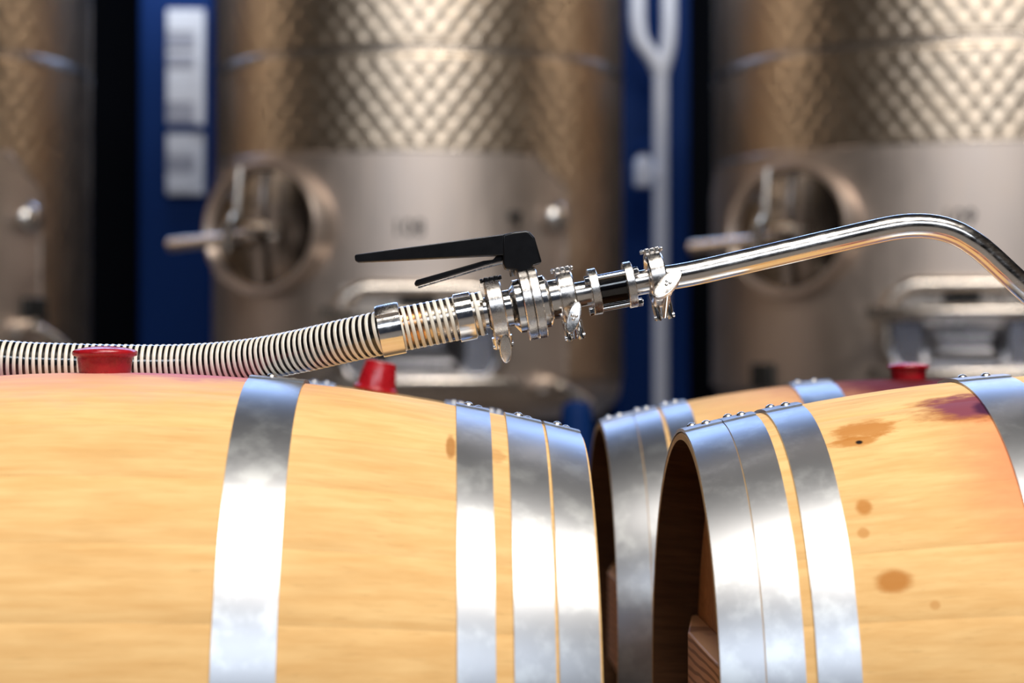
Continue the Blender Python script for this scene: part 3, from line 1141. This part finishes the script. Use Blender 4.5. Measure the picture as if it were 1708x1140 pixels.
Y2, R2 = 6.95, .74
f2 = Y2 - R2
z2 = dict(plate=zz(250, f2), band=zz(80, f2), man=zz(383, 6.41), man_a=.284, man_b=.226, d_bot=zz(648, f2 - .07), d_low=zz(628, f2), d_bar=zz(523, f2 - .09), d_top=zz(468, f2 - .07), d_w=.292,
          knob=zz(365, 6.38), num=zz(382, f2), num_th=-.05, valve=zz(640, 6.38), valve_th=R_(34), lab=zz(628, 6.4), lab_th=R_(-50))
# distances to the tank axes, each turned to the camera
X2 = at(700, YH, Y2).x
d2 = math.hypot(X2, Y2)
make_tank('stainless tank in the middle, behind the black valve lever', X2, Y2, R2, z2, (R_(-80), R_(41)), R_(-43.5), '108', R_(36))
X1 = at(-190, YH, Y2).x
make_tank('stainless tank cut off by the left edge of the picture', X1, Y2 - .1, R2, dict(z2, valve=zz(545, 6.3), valve_th=R_(37), lab=zz(517, 6.3), lab_th=R_(41)), (R_(-80), R_(44)), R_(-43.5), '107', R_(38))
Y3, R3 = 6.85, .91
f3 = Y3 - R3
X3 = at(1610, YH, Y3).x
z3 = dict(plate=zz(229, f3), band=zz(55, f3), man=zz(380, 6.2), man_a=.275, man_b=.224, d_bot=zz(634, f3 - .07), d_low=zz(615, f3), d_bar=zz(519, f3 - .09), d_top=zz(459, f3 - .07), d_w=.272,
          knob=zz(355, 6.1), num=zz(361, f3), num_th=-.02, valve=zz(660, 6.2), valve_th=R_(38), lab=zz(628, 6.25), lab_th=R_(-46))
make_tank('wide stainless tank at the right, behind the bent pipe', X3, Y3, R3, z3, (R_(-80), R_(50)), R_(-37.6), '109', R_(40))

# ------------------------------------------------------------------ things seen in the gaps
YB = 8.6
# blue column between tanks one and two, with a strip of notices
c = at(300, YH, YB)
wd = 120 / F * YB
col1 = MB().box((0, 0, 2.3), (wd, .2, 4.6)).box((-.0, 0, .01), (wd + .1, .3, .02)).build('blue_column', M['blue'], None, bevel=.01, loc=(c.x - .03, YB + .15, 0))
tag(col1, 'blue painted steel column between the left and middle tanks', 'column', 'blue steel columns')
zt, zb_ = at(308, 15, YB).z, at(308, 325, YB).z
nbd = thing('notice_strip', 'tall white strip of notices on the blue column at left', 'notice', (at(308, YH, YB).x, YB, zb_))
hgt = zt - zb_
wid = 62 / F * YB
MB().box((0, .012, hgt / 2), (wid, .02, hgt)).build('backing', M['paper'], nbd, bevel=.004)
for q0, q1, mt in ((0.02, .115, 'paper'), (.125, .20, 'grey'), (.215, .325, 'paper'), (.385, .49, 'grey'), (.50, .66, 'paper'), (.69, .75, 'grey'), (.79, .86, 'grey'), (.88, .98, 'paper')):
    MB().box((-.02, -.004, hgt * (q0 + q1) / 2), (wid * .72, .006, hgt * (q1 - q0))).build('notice', M[mt], nbd)
MB().box((0, -.006, hgt * .355), (wid, .006, hgt * .045)).build('notice', M['blue'], nbd)
# second column with white pipes between tanks two and three
c = at(1100, YH, YB)
col2 = MB().box((0, 0, 2.3), (.34, .2, 4.6)).box((0, 0, .01), (.44, .3, .02)).build('blue_column', M['blue'], None, bevel=.01, loc=(c.x, YB + .35, 0))
tag(col2, 'blue painted steel column between the middle and right tanks', 'column', 'blue steel columns')
pw = thing('drain_pipe', 'white forked drain pipe between the middle and right tanks', 'pipe', (at(1102, YH, YB).x, YB, 0))
pv = Matrix.Translation((-at(1102, YH, YB).x, -YB, 0))
MB().tube([Vector((at(1102, YH, YB).x, YB, .02))] + [at(1102, y, YB) for y in (520, 300, 110)], .034, 20).xf(pv).build('main_pipe', M['white'], pw, 60)
MB().tube(catmull([at(1102, 125, YB), at(1090, 98, YB), at(1070, 70, YB), at(1064, 40, YB), at(1063, -40, YB), at(1063, -500, YB)], .05), .036, 20).xf(pv).build('branch', M['white'], pw, 60)
MB().tube(catmull([at(1102, 125, YB), at(1112, 90, YB), at(1116, 50, YB), at(1116, -40, YB), at(1116, -500, YB)], .05), .034, 20).xf(pv).build('branch', M['white'], pw, 60)
q = at(1073, 312, YB - .1)
q = pv @ q
MB().lathe([(0, .001), (0, .035), (.008, .042), (.11, .042), (.135, .03), (.14, .022), (.15, .022)], 28, axis='Z', org=tuple(q)).box(q + Vector((.045, .05, .06)), (.06, .03, .03)).build('drain_trap', M['white'], pw)
MB().lathe([(.15, .022), (.15, .034), (.20, .034), (.205, .028), (.206, .001)], 28, axis='Z', org=tuple(q)).build('trap_cap', M['blue'], pw)
# blue bollard in the alley between the barrels
YBo = 5.2
q = at(962, 668, YBo)
bo = thing('blue_bollard', 'dark blue post standing in the gap between the barrel rows', 'bollard', (q.x, YBo, 0))
MB().lathe([(.02, .044), (q.z - .03, .044), (q.z - .012, .038), (q.z - .002, .022), (q.z, .001)], 32, axis='Z').build('post', M['blue'], bo, 50)
MB().box((0, 0, .01), (.2, .2, .02)).build('base_plate', M['blue'], bo, bevel=.003)
